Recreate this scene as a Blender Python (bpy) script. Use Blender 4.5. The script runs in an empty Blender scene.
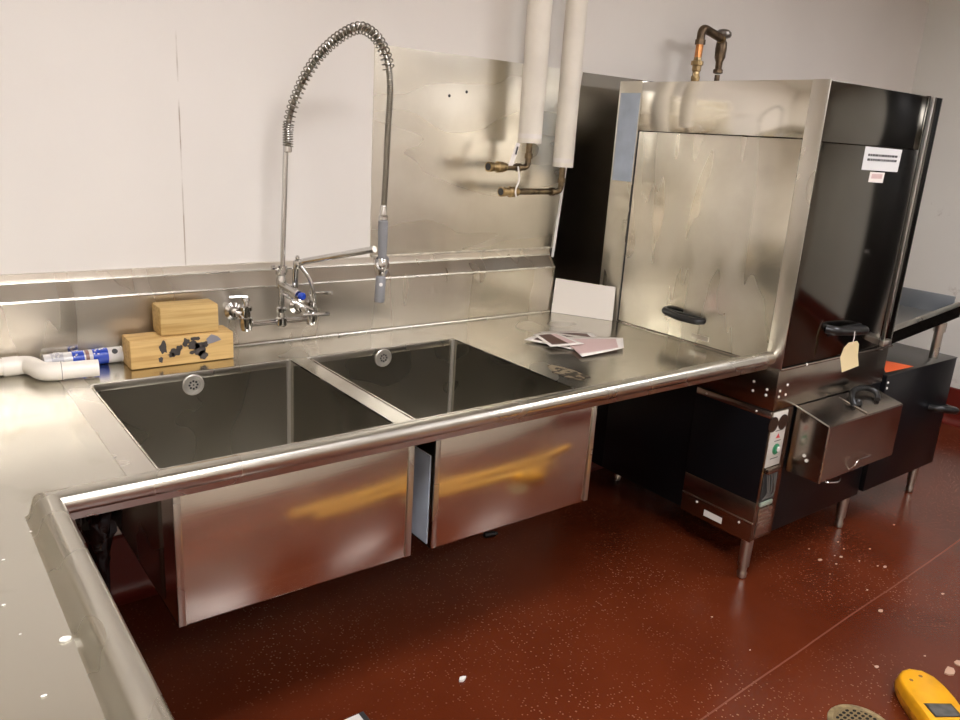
import bpy, bmesh, math, random
from mathutils import Vector, Matrix, noise
random.seed(7)
S = bpy.context.scene
COL = S.collection
H = 0.86           # worktop height
XM = 2.339         # side face of the dishwasher
YM = -1.118        # front face of the dishwasher

# ------------------------------------------------------------------ materials
def new_mat(name):
    m = bpy.data.materials.new(name); m.use_nodes = True
    nt = m.node_tree; b = nt.nodes['Principled BSDF']
    return m, nt, b

def simple(name, col, rough=0.5, metal=0.0, bump=0.0, bscale=80, var=0.0, vscale=6, coat=0.0, spec=None):
    m, nt, b = new_mat(name)
    b.inputs['Base Color'].default_value = (*col, 1)
    b.inputs['Roughness'].default_value = rough
    b.inputs['Metallic'].default_value = metal
    b.inputs['Coat Weight'].default_value = coat
    if spec is not None: b.inputs['Specular IOR Level'].default_value = spec
    tc = nt.nodes.new('ShaderNodeTexCoord')
    if var:
        n = nt.nodes.new('ShaderNodeTexNoise'); n.inputs['Scale'].default_value = vscale; n.inputs['Detail'].default_value = 5
        r = nt.nodes.new('ShaderNodeValToRGB')
        r.color_ramp.elements[0].position = .35; r.color_ramp.elements[1].position = .65
        r.color_ramp.elements[0].color = (*[c*(1-var) for c in col], 1); r.color_ramp.elements[1].color = (*[min(1, c*(1+var)) for c in col], 1)
        nt.links.new(tc.outputs['Object'], n.inputs['Vector']); nt.links.new(n.outputs['Fac'], r.inputs['Fac']); nt.links.new(r.outputs['Color'], b.inputs['Base Color'])
    if bump:
        n = nt.nodes.new('ShaderNodeTexNoise'); n.inputs['Scale'].default_value = bscale; n.inputs['Detail'].default_value = 3
        bp = nt.nodes.new('ShaderNodeBump'); bp.inputs['Strength'].default_value = bump; bp.inputs['Distance'].default_value = .002
        nt.links.new(tc.outputs['Object'], n.inputs['Vector']); nt.links.new(n.outputs['Fac'], bp.inputs['Height']); nt.links.new(bp.outputs['Normal'], b.inputs['Normal'])
    return m

def steel(name, col=(.62, .575, .50), r0=.22, r1=.42, stretch=(3, 3, 3), grain=None, dirt=0.0, dirtcol=(.22, .19, .15), wave=0.0, dscale=9.0, dpos=(.42, .75)):
    """Stainless sheet: smudged roughness, fine brushing, optional grime and slow waviness."""
    m, nt, b = new_mat(name); L = nt.links; N = nt.nodes
    b.inputs['Metallic'].default_value = 1.0
    tc = N.new('ShaderNodeTexCoord')
    mp = N.new('ShaderNodeMapping'); mp.inputs['Scale'].default_value = stretch
    L.new(tc.outputs['Object'], mp.inputs['Vector'])
    n1 = N.new('ShaderNodeTexNoise'); n1.inputs['Scale'].default_value = 1.0; n1.inputs['Detail'].default_value = 2; n1.inputs['Roughness'].default_value = .5; n1.inputs['Distortion'].default_value = .5
    L.new(mp.outputs['Vector'], n1.inputs['Vector'])
    mr = N.new('ShaderNodeMapRange'); mr.interpolation_type = 'SMOOTHSTEP'; mr.inputs['From Min'].default_value = .25; mr.inputs['From Max'].default_value = .75
    mr.inputs['To Min'].default_value = r0; mr.inputs['To Max'].default_value = r1
    L.new(n1.outputs['Fac'], mr.inputs['Value']); L.new(mr.outputs['Result'], b.inputs['Roughness'])
    n2 = N.new('ShaderNodeTexNoise'); n2.inputs['Scale'].default_value = dscale; n2.inputs['Detail'].default_value = 5; n2.inputs['Roughness'].default_value = .55
    L.new(tc.outputs['Object'], n2.inputs['Vector'])
    r = N.new('ShaderNodeValToRGB'); r.color_ramp.elements[0].position = dpos[0]; r.color_ramp.elements[1].position = dpos[1]
    r.color_ramp.elements[0].color = (0, 0, 0, 1); r.color_ramp.elements[1].color = (dirt, dirt, dirt, 1)
    L.new(n2.outputs['Fac'], r.inputs['Fac'])
    mx = N.new('ShaderNodeMix'); mx.data_type = 'RGBA'; mx.inputs['A'].default_value = (*col, 1); mx.inputs['B'].default_value = (*dirtcol, 1)
    L.new(r.outputs['Color'], mx.inputs['Factor']); L.new(mx.outputs['Result'], b.inputs['Base Color'])
    g = grain or (4, 4, 300)
    mp2 = N.new('ShaderNodeMapping'); mp2.inputs['Scale'].default_value = g; L.new(tc.outputs['Object'], mp2.inputs['Vector'])
    n3 = N.new('ShaderNodeTexNoise'); n3.inputs['Scale'].default_value = 1; n3.inputs['Detail'].default_value = 2; L.new(mp2.outputs['Vector'], n3.inputs['Vector'])
    bp = N.new('ShaderNodeBump'); bp.inputs['Strength'].default_value = .03; bp.inputs['Distance'].default_value = .001
    L.new(n3.outputs['Fac'], bp.inputs['Height'])
    last = bp
    if wave:
        n4 = N.new('ShaderNodeTexNoise'); n4.inputs['Scale'].default_value = 2.2; n4.inputs['Detail'].default_value = 1; L.new(tc.outputs['Object'], n4.inputs['Vector'])
        b2 = N.new('ShaderNodeBump'); b2.inputs['Strength'].default_value = wave; b2.inputs['Distance'].default_value = .05
        L.new(n4.outputs['Fac'], b2.inputs['Height']); L.new(bp.outputs['Normal'], b2.inputs['Normal']); last = b2
    L.new(last.outputs['Normal'], b.inputs['Normal'])
    return m

M = {}
M['top'] = steel('worktop_steel', col=(.60, .58, .51), r0=.16, r1=.30, grain=(4, 200, 4), stretch=(2.5, 2.5, 2.5), dirt=.35, dscale=7, dpos=(.55, .72), dirtcol=(.32, .28, .2))
M['splash'] = steel('splash_steel', r0=.22, r1=.36, grain=(400, 4, 3), stretch=(6, 2, 1))
M['rail'] = steel('rail_steel', col=(.56, .54, .48), r0=.23, r1=.34, grain=(4, 4, 120), stretch=(4, 4, 4))
M['apron'] = steel('apron_steel', col=(.68, .63, .54), r0=.10, r1=.19, grain=(3, 3, 350), stretch=(3, 3, 8), wave=.10)
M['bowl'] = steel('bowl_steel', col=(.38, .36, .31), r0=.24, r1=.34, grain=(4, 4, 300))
M['sheet'] = steel('wall_sheet_steel', col=(.78, .75, .66), r0=.20, r1=.36, stretch=(1.2, 1, 4), dirt=.35, dirtcol=(.42, .37, .28), wave=.12, dscale=3)
M['mirror'] = steel('polished_sheet_steel', col=(.30, .28, .25), r0=.06, r1=.12)
M['door'] = steel('hood_door_steel', col=(.82, .79, .70), r0=.14, r1=.46, stretch=(1.2, 7, 1.5), dirt=.3, dirtcol=(.42, .37, .28), wave=.10, dscale=4)
M['hood'] = steel('hood_panel_steel', col=(.84, .81, .74), r0=.10, r1=.16, wave=.22)
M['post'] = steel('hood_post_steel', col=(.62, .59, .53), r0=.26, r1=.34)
M['front'] = steel('front_door_steel', col=(.135, .126, .108), r0=.08, r1=.12)  # steel darkened to paint in the dark surroundings the front reflects
M['tank'] = steel('tank_steel', col=(.36, .32, .27), r0=.16, r1=.26)  # darkened too: the dim side it faces is put into its colour
M['trimsteel'] = steel('trim_steel', col=(.55, .49, .43), r0=.2, r1=.3)
M['chrome'] = simple('chrome', (.60, .59, .57), .10, 1)
M['spring'] = simple('spring_steel', (.38, .365, .33), .22, 1)
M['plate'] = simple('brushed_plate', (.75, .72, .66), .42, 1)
M['hose'] = simple('hose_steel', (.26, .24, .20), .3, 1)
M['black'] = simple('black_painted_steel', (.005, .005, .006), .28, 0, bump=.1, bscale=40, spec=.25)
M['blackrub'] = simple('black_plastic', (.008, .008, .008), .3)
M['grey_rubber'] = simple('grey_rubber', (.20, .20, .205), .5)
M['blue'] = simple('blue_plastic', (.02, .06, .42), .25)
M['white'] = simple('white_plastic', (.80, .78, .73), .35)
M['pvc'] = simple('white_pvc', (.82, .77, .68), .35, var=.04)
M['insul'] = simple('white_pipe_jacket', (.80, .75, .65), .45, var=.06, vscale=5, bump=.3, bscale=25)
M['copper'] = simple('tarnished_copper', (.17, .125, .075), .38, 1, var=.5, vscale=30)
M['brass'] = simple('dull_brass', (.36, .26, .13), .34, 1, var=.4, vscale=30)
M['darkpipe'] = simple('dark_bronze_pipe', (.14, .10, .065), .4, 1, var=.4, vscale=25)
M['paper'] = simple('white_paper', (.80, .75, .69), .6)
M['pink'] = simple('pink_print', (.62, .45, .42), .6)
M['brownprint'] = simple('brown_print', (.10, .05, .035), .5)
M['tagpaper'] = simple('cream_card', (.78, .66, .38), .6)
M['dark'] = simple('dark_print', (.03, .03, .03), .5)
M['bag'] = simple('black_polythene', (.008, .008, .009), .1, bump=3.0, bscale=45)
M['orange'] = simple('orange_vinyl', (.80, .11, .015), .45)
M['red'] = simple('red_print', (.55, .03, .03), .4)
M['green'] = simple('green_print', (.03, .22, .10), .4)
M['film'] = simple('pale_blue_film', (.42, .48, .56), .35, var=.08, vscale=12)
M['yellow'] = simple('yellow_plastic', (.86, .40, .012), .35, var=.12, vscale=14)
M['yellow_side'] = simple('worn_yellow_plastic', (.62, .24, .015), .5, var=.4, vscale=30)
M['screen'] = simple('grey_screen', (.10, .095, .085), .25, var=.3, vscale=30)
M['flake'] = simple('pale_flake', (.50, .31, .21), .7)
M['crumb'] = simple('white_crumb', (.85, .82, .75), .6)
M['redcove'] = simple('red_cove_paint', (.13, .016, .010), .3, bump=.3)
M['ceil'] = simple('white_ceiling', (.75, .72, .66), .8)
M['tubeglass'] = simple('clear_cartridge', (.62, .60, .57), .2)
M['tape'] = simple('grey_tape', (.26, .25, .27), .4)

def wall_mat(name, col, seam=None, var=.03, scuff=0.0, rough=.45):
    m, nt, b = new_mat(name); L = nt.links; N = nt.nodes
    b.inputs['Roughness'].default_value = rough
    b.inputs['Specular IOR Level'].default_value = .3
    tc = N.new('ShaderNodeTexCoord')
    n = N.new('ShaderNodeTexNoise'); n.inputs['Scale'].default_value = 1.6; n.inputs['Detail'].default_value = 3; L.new(tc.outputs['Object'], n.inputs['Vector'])
    r = N.new('ShaderNodeValToRGB'); r.color_ramp.elements[0].position = .3; r.color_ramp.elements[1].position = .7
    r.color_ramp.elements[0].color = (*[c*(1-var) for c in col], 1); r.color_ramp.elements[1].color = (*[c*(1+var) for c in col], 1)
    L.new(n.outputs['Fac'], r.inputs['Fac']); out = r.outputs['Color']
    if seam is not None:
        sx = N.new('ShaderNodeSeparateXYZ'); L.new(tc.outputs['Object'], sx.inputs['Vector'])
        a = N.new('ShaderNodeMath'); a.operation = 'SUBTRACT'; L.new(sx.outputs['X'], a.inputs[0]); a.inputs[1].default_value = seam
        ab = N.new('ShaderNodeMath'); ab.operation = 'ABSOLUTE'; L.new(a.outputs[0], ab.inputs[0])
        lt = N.new('ShaderNodeMath'); lt.operation = 'LESS_THAN'; L.new(ab.outputs[0], lt.inputs[0]); lt.inputs[1].default_value = .0022
        mp = N.new('ShaderNodeMapping'); mp.inputs['Scale'].default_value = (1, 1, 7); L.new(tc.outputs['Object'], mp.inputs['Vector'])
        nn = N.new('ShaderNodeTexNoise'); nn.inputs['Scale'].default_value = 1; nn.inputs['Detail'].default_value = 4; L.new(mp.outputs['Vector'], nn.inputs['Vector'])
        mr = N.new('ShaderNodeMapRange'); mr.inputs['From Min'].default_value = .42; mr.inputs['From Max'].default_value = .6; L.new(nn.outputs['Fac'], mr.inputs['Value'])
        mu = N.new('ShaderNodeMath'); mu.operation = 'MULTIPLY'; L.new(lt.outputs[0], mu.inputs[0]); L.new(mr.outputs['Result'], mu.inputs[1])
        mx = N.new('ShaderNodeMix'); mx.data_type = 'RGBA'; L.new(mu.outputs[0], mx.inputs['Factor']); L.new(out, mx.inputs['A']); mx.inputs['B'].default_value = (.42, .36, .29, 1)
        out = mx.outputs['Result']
    if scuff:
        n5 = N.new('ShaderNodeTexNoise'); n5.inputs['Scale'].default_value = 5; n5.inputs['Detail'].default_value = 9; n5.inputs['Roughness'].default_value = .7; L.new(tc.outputs['Object'], n5.inputs['Vector'])
        r5 = N.new('ShaderNodeValToRGB'); r5.color_ramp.elements[0].position = .62; r5.color_ramp.elements[1].position = .70
        r5.color_ramp.elements[0].color = (0, 0, 0, 1); r5.color_ramp.elements[1].color = (scuff,)*3+(1,)
        L.new(n5.outputs['Fac'], r5.inputs['Fac'])
        mx = N.new('ShaderNodeMix'); mx.data_type = 'RGBA'; L.new(r5.outputs['Color'], mx.inputs['Factor']); L.new(out, mx.inputs['A']); mx.inputs['B'].default_value = (.35, .30, .24, 1)
        out = mx.outputs['Result']
    L.new(out, b.inputs['Base Color'])
    return m
M['wall_back'] = wall_mat('cream_wall_panel', (.73, .69, .635), seam=.6136)
M['wall_right'] = wall_mat('cream_wall_scuffed', (.74, .73, .67), scuff=.5)
M['wall_left'] = wall_mat('cream_wall', (.74, .69, .61))
M['wall_front'] = wall_mat('cream_wall_dim', (.66, .60, .52))

def floor_mat():
    m, nt, b = new_mat('red_epoxy_floor'); L = nt.links; N = nt.nodes
    tc = N.new('ShaderNodeTexCoord')
    n = N.new('ShaderNodeTexNoise'); n.inputs['Scale'].default_value = 1.7; n.inputs['Detail'].default_value = 6; L.new(tc.outputs['Object'], n.inputs['Vector'])
    r = N.new('ShaderNodeValToRGB'); r.color_ramp.elements[0].position = .3; r.color_ramp.elements[1].position = .7
    r.color_ramp.elements[0].color = (.088, .0155, .0048, 1); r.color_ramp.elements[1].color = (.132, .026, .0088, 1)
    L.new(n.outputs['Fac'], r.inputs['Fac']); out = r.outputs['Color']
    # pale dust specks, denser in patches
    v = N.new('ShaderNodeTexVoronoi'); v.inputs['Scale'].default_value = 100; v.inputs['Randomness'].default_value = 1; L.new(tc.outputs['Object'], v.inputs['Vector'])
    lt = N.new('ShaderNodeMath'); lt.operation = 'LESS_THAN'; lt.inputs[1].default_value = .27; L.new(v.outputs['Distance'], lt.inputs[0])
    n2 = N.new('ShaderNodeTexNoise'); n2.inputs['Scale'].default_value = 1.9; n2.inputs['Detail'].default_value = 3; L.new(tc.outputs['Object'], n2.inputs['Vector'])
    mr = N.new('ShaderNodeMapRange'); mr.inputs['From Min'].default_value = .40; mr.inputs['From Max'].default_value = .62; mr.inputs['To Max'].default_value = .5; L.new(n2.outputs['Fac'], mr.inputs['Value'])
    wn = N.new('ShaderNodeSeparateColor'); L.new(v.outputs['Color'], wn.inputs['Color'])
    g2 = N.new('ShaderNodeMath'); g2.operation = 'GREATER_THAN'; g2.inputs[1].default_value = .6; L.new(wn.outputs['Red'], g2.inputs[0])
    mu = N.new('ShaderNodeMath'); mu.operation = 'MULTIPLY'; L.new(lt.outputs[0], mu.inputs[0]); L.new(mr.outputs['Result'], mu.inputs[1])
    mu2 = N.new('ShaderNodeMath'); mu2.operation = 'MULTIPLY'; L.new(mu.outputs[0], mu2.inputs[0]); L.new(g2.outputs[0], mu2.inputs[1])
    mx = N.new('ShaderNodeMix'); mx.data_type = 'RGBA'; L.new(mu2.outputs[0], mx.inputs['Factor']); L.new(out, mx.inputs['A']); mx.inputs['B'].default_value = (.42, .20, .12, 1)
    out = mx.outputs['Result']
    # control joint
    p = Vector((1.572, -1.509)); q = Vector((3.503, -1.429)); t = (q-p).normalized(); nn = Vector((-t.y, t.x)); off = nn.dot(p)
    dt = N.new('ShaderNodeVectorMath'); dt.operation = 'DOT_PRODUCT'; L.new(tc.outputs['Object'], dt.inputs[0]); dt.inputs[1].default_value = (nn.x, nn.y, 0)
    wob = N.new('ShaderNodeMath'); wob.operation = 'MULTIPLY_ADD'; L.new(n.outputs['Fac'], wob.inputs[0]); wob.inputs[1].default_value = .012; wob.inputs[2].default_value = -.006
    s = N.new('ShaderNodeMath'); s.operation = 'SUBTRACT'; L.new(dt.outputs['Value'], s.inputs[0]); s.inputs[1].default_value = off
    s1 = N.new('ShaderNodeMath'); s1.operation = 'ADD'; L.new(s.outputs[0], s1.inputs[0]); L.new(wob.outputs[0], s1.inputs[1])
    ab = N.new('ShaderNodeMath'); ab.operation = 'ABSOLUTE'; L.new(s1.outputs[0], ab.inputs[0])
    l2 = N.new('ShaderNodeMath'); l2.operation = 'LESS_THAN'; l2.inputs[1].default_value = .003; L.new(ab.outputs[0], l2.inputs[0])
    hf = N.new('ShaderNodeMath'); hf.operation = 'MULTIPLY'; L.new(l2.outputs[0], hf.inputs[0]); hf.inputs[1].default_value = .75
    mx2 = N.new('ShaderNodeMix'); mx2.data_type = 'RGBA'; L.new(hf.outputs[0], mx2.inputs['Factor']); L.new(out, mx2.inputs['A']); mx2.inputs['B'].default_value = (.22, .075, .045, 1)
    L.new(mx2.outputs['Result'], b.inputs['Base Color'])
    n3 = N.new('ShaderNodeTexNoise'); n3.inputs['Scale'].default_value = 3; n3.inputs['Detail'].default_value = 5; L.new(tc.outputs['Object'], n3.inputs['Vector'])
    m3 = N.new('ShaderNodeMapRange'); m3.inputs['From Min'].default_value = .3; m3.inputs['From Max'].default_value = .7; m3.inputs['To Min'].default_value = .13; m3.inputs['To Max'].default_value = .26
    L.new(n3.outputs['Fac'], m3.inputs['Value']); L.new(m3.outputs['Result'], b.inputs['Roughness'])
    n4 = N.new('ShaderNodeTexNoise'); n4.inputs['Scale'].default_value = 130; n4.inputs['Detail'].default_value = 2; L.new(tc.outputs['Object'], n4.inputs['Vector'])
    bp = N.new('ShaderNodeBump'); bp.inputs['Strength'].default_value = .25; bp.inputs['Distance'].default_value = .0025
    L.new(n4.outputs['Fac'], bp.inputs['Height']); L.new(bp.outputs['Normal'], b.inputs['Normal'])
    return m
M['floor'] = floor_mat()

def wood_mat(name, col, dark):
    m, nt, b = new_mat(name); L = nt.links; N = nt.nodes
    b.inputs['Roughness'].default_value = .65
    tc = N.new('ShaderNodeTexCoord'); mp = N.new('ShaderNodeMapping'); mp.inputs['Scale'].default_value = (5, 60, 90); L.new(tc.outputs['Object'], mp.inputs['Vector'])
    n = N.new('ShaderNodeTexNoise'); n.inputs['Scale'].default_value = 1; n.inputs['Detail'].default_value = 6; n.inputs['Distortion'].default_value = .4; L.new(mp.outputs['Vector'], n.inputs['Vector'])
    r = N.new('ShaderNodeValToRGB'); r.color_ramp.elements[0].position = .32; r.color_ramp.elements[1].position = .58
    r.color_ramp.elements[0].color = (*dark, 1); r.color_ramp.elements[1].color = (*col, 1)
    L.new(n.outputs['Fac'], r.inputs['Fac']); L.new(r.outputs['Color'], b.inputs['Base Color'])
    return m
M['wood'] = wood_mat('pale_timber', (.66, .44, .17), (.50, .30, .10))
M['wood2'] = wood_mat('yellow_timber', (.60, .41, .16), (.45, .28, .09))

def grate_mat():
    m, nt, b = new_mat('drain_grate_metal'); L = nt.links; N = nt.nodes
    b.inputs['Metallic'].default_value = .6; b.inputs['Roughness'].default_value = .5
    tc = N.new('ShaderNodeTexCoord'); sx = N.new('ShaderNodeSeparateXYZ'); L.new(tc.outputs['Object'], sx.inputs['Vector'])
    fr = []
    for ax in 'XY':
        a = N.new('ShaderNodeMath'); a.operation = 'MULTIPLY'; a.inputs[1].default_value = 55 if ax == 'X' else 75; L.new(sx.outputs[ax], a.inputs[0])
        f = N.new('ShaderNodeMath'); f.operation = 'FRACT'; L.new(a.outputs[0], f.inputs[0])
        s = N.new('ShaderNodeMath'); s.operation = 'SUBTRACT'; s.inputs[1].default_value = .5; L.new(f.outputs[0], s.inputs[0])
        p = N.new('ShaderNodeMath'); p.operation = 'POWER'; p.inputs[1].default_value = 2; L.new(s.outputs[0], p.inputs[0]); fr.append(p)
    ad = N.new('ShaderNodeMath'); L.new(fr[0].outputs[0], ad.inputs[0]); L.new(fr[1].outputs[0], ad.inputs[1])
    lt = N.new('ShaderNodeMath'); lt.operation = 'LESS_THAN'; lt.inputs[1].default_value = .13; L.new(ad.outputs[0], lt.inputs[0])
    ln = N.new('ShaderNodeVectorMath'); ln.operation = 'LENGTH'; L.new(tc.outputs['Object'], ln.inputs[0])
    l2 = N.new('ShaderNodeMath'); l2.operation = 'LESS_THAN'; l2.inputs[1].default_value = .070; L.new(ln.outputs['Value'], l2.inputs[0])
    mu = N.new('ShaderNodeMath'); mu.operation = 'MULTIPLY'; L.new(lt.outputs[0], mu.inputs[0]); L.new(l2.outputs[0], mu.inputs[1])
    mx = N.new('ShaderNodeMix'); mx.data_type = 'RGBA'; L.new(mu.outputs[0], mx.inputs['Factor']); mx.inputs['A'].default_value = (.30, .22, .11, 1); mx.inputs['B'].default_value = (.006, .004, .003, 1)
    L.new(mx.outputs['Result'], b.inputs['Base Color'])
    iv = N.new('ShaderNodeMath'); iv.operation = 'SUBTRACT'; iv.inputs[0].default_value = 1; L.new(mu.outputs[0], iv.inputs[1])
    bp = N.new('ShaderNodeBump'); bp.inputs['Strength'].default_value = .8; bp.inputs['Distance'].default_value = .003; L.new(iv.outputs[0], bp.inputs['Height']); L.new(bp.outputs['Normal'], b.inputs['Normal'])
    return m
M['grate'] = grate_mat()

def emit_mat(name, col, st):
    m = bpy.data.materials.new(name); m.use_nodes = True; nt = m.node_tree; nt.nodes.clear()
    e = nt.nodes.new('ShaderNodeEmission'); e.inputs['Color'].default_value = (*col, 1); e.inputs['Strength'].default_value = st
    o = nt.nodes.new('ShaderNodeOutputMaterial'); nt.links.new(e.outputs[0], o.inputs[0]); return m

# ------------------------------------------------------------------ mesh helpers
def NB(): return bmesh.new()

def box(bm, a, b, bevel=0.0, seg=2):
    """axis aligned box between corners a and b"""
    x0, y0, z0 = [min(p, q) for p, q in zip(a, b)]; x1, y1, z1 = [max(p, q) for p, q in zip(a, b)]
    r = bmesh.ops.create_cube(bm, size=1.0)
    vs = r['verts']
    for v in vs:
        v.co = Vector(((x0+x1)/2+v.co.x*(x1-x0), (y0+y1)/2+v.co.y*(y1-y0), (z0+z1)/2+v.co.z*(z1-z0)))
    if bevel > 0:
        es = list({e for v in vs for e in v.link_edges})
        bmesh.ops.bevel(bm, geom=es, offset=bevel, segments=seg, affect='EDGES', profile=.5, clamp_overlap=True)
    return bm

def frame_of(t):
    t = t.normalized(); up = Vector((0, 0, 1)) if abs(t.z) < .95 else Vector((0, 1, 0))
    a = t.cross(up).normalized(); return a, a.cross(t).normalized()

def tube(bm, pts, r, n=16, cap=True, rr=None):
    pts = [Vector(p) for p in pts]; rings = []
    a = None
    for i, p in enumerate(pts):
        t = (pts[min(i+1, len(pts)-1)]-pts[max(i-1, 0)]).normalized()
        if a is None: a, b = frame_of(t)
        else:
            a = (a-t*a.dot(t)).normalized(); b = a.cross(t).normalized()
        ri = rr[i] if rr else r
        rings.append([bm.verts.new(p+(a*math.cos(2*math.pi*k/n)+b*math.sin(2*math.pi*k/n))*ri) for k in range(n)])
    for r0, r1 in zip(rings, rings[1:]):
        for k in range(n): bm.faces.new((r0[k], r0[(k+1) % n], r1[(k+1) % n], r1[k]))
    if cap:
        bm.faces.new(list(reversed(rings[0]))); bm.faces.new(rings[-1])
    return bm

def turned(bm, p, axis, prof, n=24):
    """lathe: prof is a list of (distance along axis, radius)"""
    p = Vector(p); t = Vector(axis).normalized()
    return tube_frames(bm, [p+t*d for d, _ in prof], t, [r for _, r in prof], n)

def tube_frames(bm, pts, t, rad, n):
    a, b = frame_of(t); rings = []
    for p, r in zip(pts, rad):
        r = max(r, 1e-4)
        rings.append([bm.verts.new(p+(a*math.cos(2*math.pi*k/n)+b*math.sin(2*math.pi*k/n))*r) for k in range(n)])
    for r0, r1 in zip(rings, rings[1:]):
        for k in range(n): bm.faces.new((r0[k], r0[(k+1) % n], r1[(k+1) % n], r1[k]))
    bm.faces.new(list(reversed(rings[0]))); bm.faces.new(rings[-1])
    return bm

def bend(p, r=.02, seg=6):
    """round the corners of a polyline"""
    p = [Vector(q) for q in p]; out = [p[0]]
    for i in range(1, len(p)-1):
        a = (p[i-1]-p[i]); b = (p[i+1]-p[i]); ra = min(r, a.length*.49); rb = min(r, b.length*.49)
        s = p[i]+a.normalized()*ra; e = p[i]+b.normalized()*rb
        for k in range(seg+1):
            u = k/seg; out.append(s*(1-u)**2+p[i]*2*u*(1-u)+e*u*u)
    out.append(p[-1]); return out

def spline(P, n=8):
    P = [Vector(q) for q in P]; out = []
    for i in range(len(P)-1):
        p0 = P[max(i-1, 0)]; p1 = P[i]; p2 = P[i+1]; p3 = P[min(i+2, len(P)-1)]
        for k in range(n):
            t = k/n; out.append(.5*((2*p1)+(p2-p0)*t+(2*p0-5*p1+4*p2-p3)*t*t+(3*p1-p0-3*p2+p3)*t**3))
    out.append(P[-1]); return out

def prism(bm, poly, d):
    """extrude planar polygon (3d points) along vector d"""
    a = [bm.verts.new(Vector(p)) for p in poly]; b = [bm.verts.new(Vector(p)+Vector(d)) for p in poly]
    n = len(a)
    bm.faces.new(list(reversed(a))); bm.faces.new(b)
    for k in range(n): bm.faces.new((a[k], a[(k+1) % n], b[(k+1) % n], b[k]))
    return bm

def link(name, bm, mat, parent=None, smooth=True, angle=35):
    bmesh.ops.recalc_face_normals(bm, faces=bm.faces[:])
    me = bpy.data.meshes.new(name); bm.to_mesh(me); bm.free()
    o = bpy.data.objects.new(name, me); COL.objects.link(o)
    for mm in (mat if isinstance(mat, list) else [mat]): me.materials.append(mm)
    if smooth:
        for p in me.polygons: p.use_smooth = True
        me.set_sharp_from_angle(angle=math.radians(angle))
    if parent is not None: attach(o, parent)
    return o

def wloc(o):
    v = Vector(o.location)
    while o.parent: o = o.parent; v += Vector(o.location)
    return v

def attach(o, parent):
    """meshes are written in world coordinates; move them into the parent's frame"""
    o.parent = parent; off = wloc(parent)
    if o.type == 'MESH': o.data.transform(Matrix.Translation(-off))

def recentre(o):
    """put a mesh thing's origin at its base centre"""
    vs = [v.co for v in o.data.vertices]
    c = Vector(((min(v.x for v in vs)+max(v.x for v in vs))/2, (min(v.y for v in vs)+max(v.y for v in vs))/2, min(v.z for v in vs)))
    o.data.transform(Matrix.Translation(-c)); o.location = c
    return o

def thing(name, label, cat, loc, group=None):
    o = bpy.data.objects.new(name, None); COL.objects.link(o); o.location = loc; o.empty_display_size = .1
    o['label'] = label; o['category'] = cat
    if group: o['group'] = group
    return o

def tag(o, label, cat, group=None):
    o['label'] = label; o['category'] = cat
    if group: o['group'] = group
    return o

def struct(name, bm, mat):
    o = link(name, bm, mat, smooth=False); o['kind'] = 'structure'; return o

def B(a, b, bevel=0.0, seg=2):
    return box(NB(), a, b, bevel, seg)

# ------------------------------------------------------------------ room
XL, XR, YF, ZC = -0.95, 5.2, -4.4, 2.8
struct('floor', B((XL-.1, YF-.1, -.1), (XR+.1, .1, 0)), M['floor'])
struct('ceiling', B((XL-.1, YF-.1, ZC), (XR+.1, .1, ZC+.1)), M['ceil'])
struct('wall_back', B((XL-.1, 0, 0), (XR+.1, .1, ZC)), M['wall_back'])
struct('wall_right', B((XR, YF, 0), (XR+.1, 0, ZC)), M['wall_right'])
struct('wall_left', B((XL-.1, YF, 0), (XL, 0, ZC)), M['wall_left'])
struct('wall_front', B((XL-.1, YF-.1, 0), (XR+.1, YF, ZC)), M['wall_front'])
def cove(name, a, b, inward):
    """red cove base with a concave foot, running from a to b"""
    a = Vector(a); b = Vector(b); i = Vector(inward); prof = [(0, 0), (0, .23), (.006, .23), (.012, .224), (.012, .05)]
    prof += [(.012+.05*(1-math.cos(t*math.pi/12)), .05-.05*math.sin(t*math.pi/12)) for t in range(1, 7)]
    bm = NB(); prism(bm, [a+i*o+Vector((0, 0, z)) for o, z in prof], b-a)
    o = link(name, bm, M['redcove'], smooth=True); o['kind'] = 'structure'
cove('baseboard_right', (XR, 0, 0), (XR, YF, 0), (-1, 0, 0))
cove('baseboard_back', (XL, 0, 0), (XR, 0, 0), (0, -1, 0))

# unseen dark door and frame, added to darken the reflection in the dishwasher front
b_ = B((XR-.035, -2.12, .002), (XR-.001, -1.30, 2.50), .002); dr = link('added_door', b_, simple('dark_door_paint', (.012, .011, .010), .4)); dr['kind'] = 'structure'
bm = NB(); box(bm, (XR-.05, -2.16, .002), (XR-.0005, -2.12, 2.54)); box(bm, (XR-.05, -1.30, .002), (XR-.0005, -1.26, 2.54)); box(bm, (XR-.05, -2.12, 2.50), (XR-.0005, -1.30, 2.54))
o = link('added_door_trim', bm, simple('dark_frame_paint', (.03, .027, .024), .4), smooth=False); o['kind'] = 'structure'
bm = NB(); tube(bm, [(XR-.036, -2.05, 1.02), (XR-.09, -2.05, 1.02), (XR-.09, -1.93, 1.02)], .010, 10); link('door_handle', bm, M['chrome'], dr)

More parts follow.
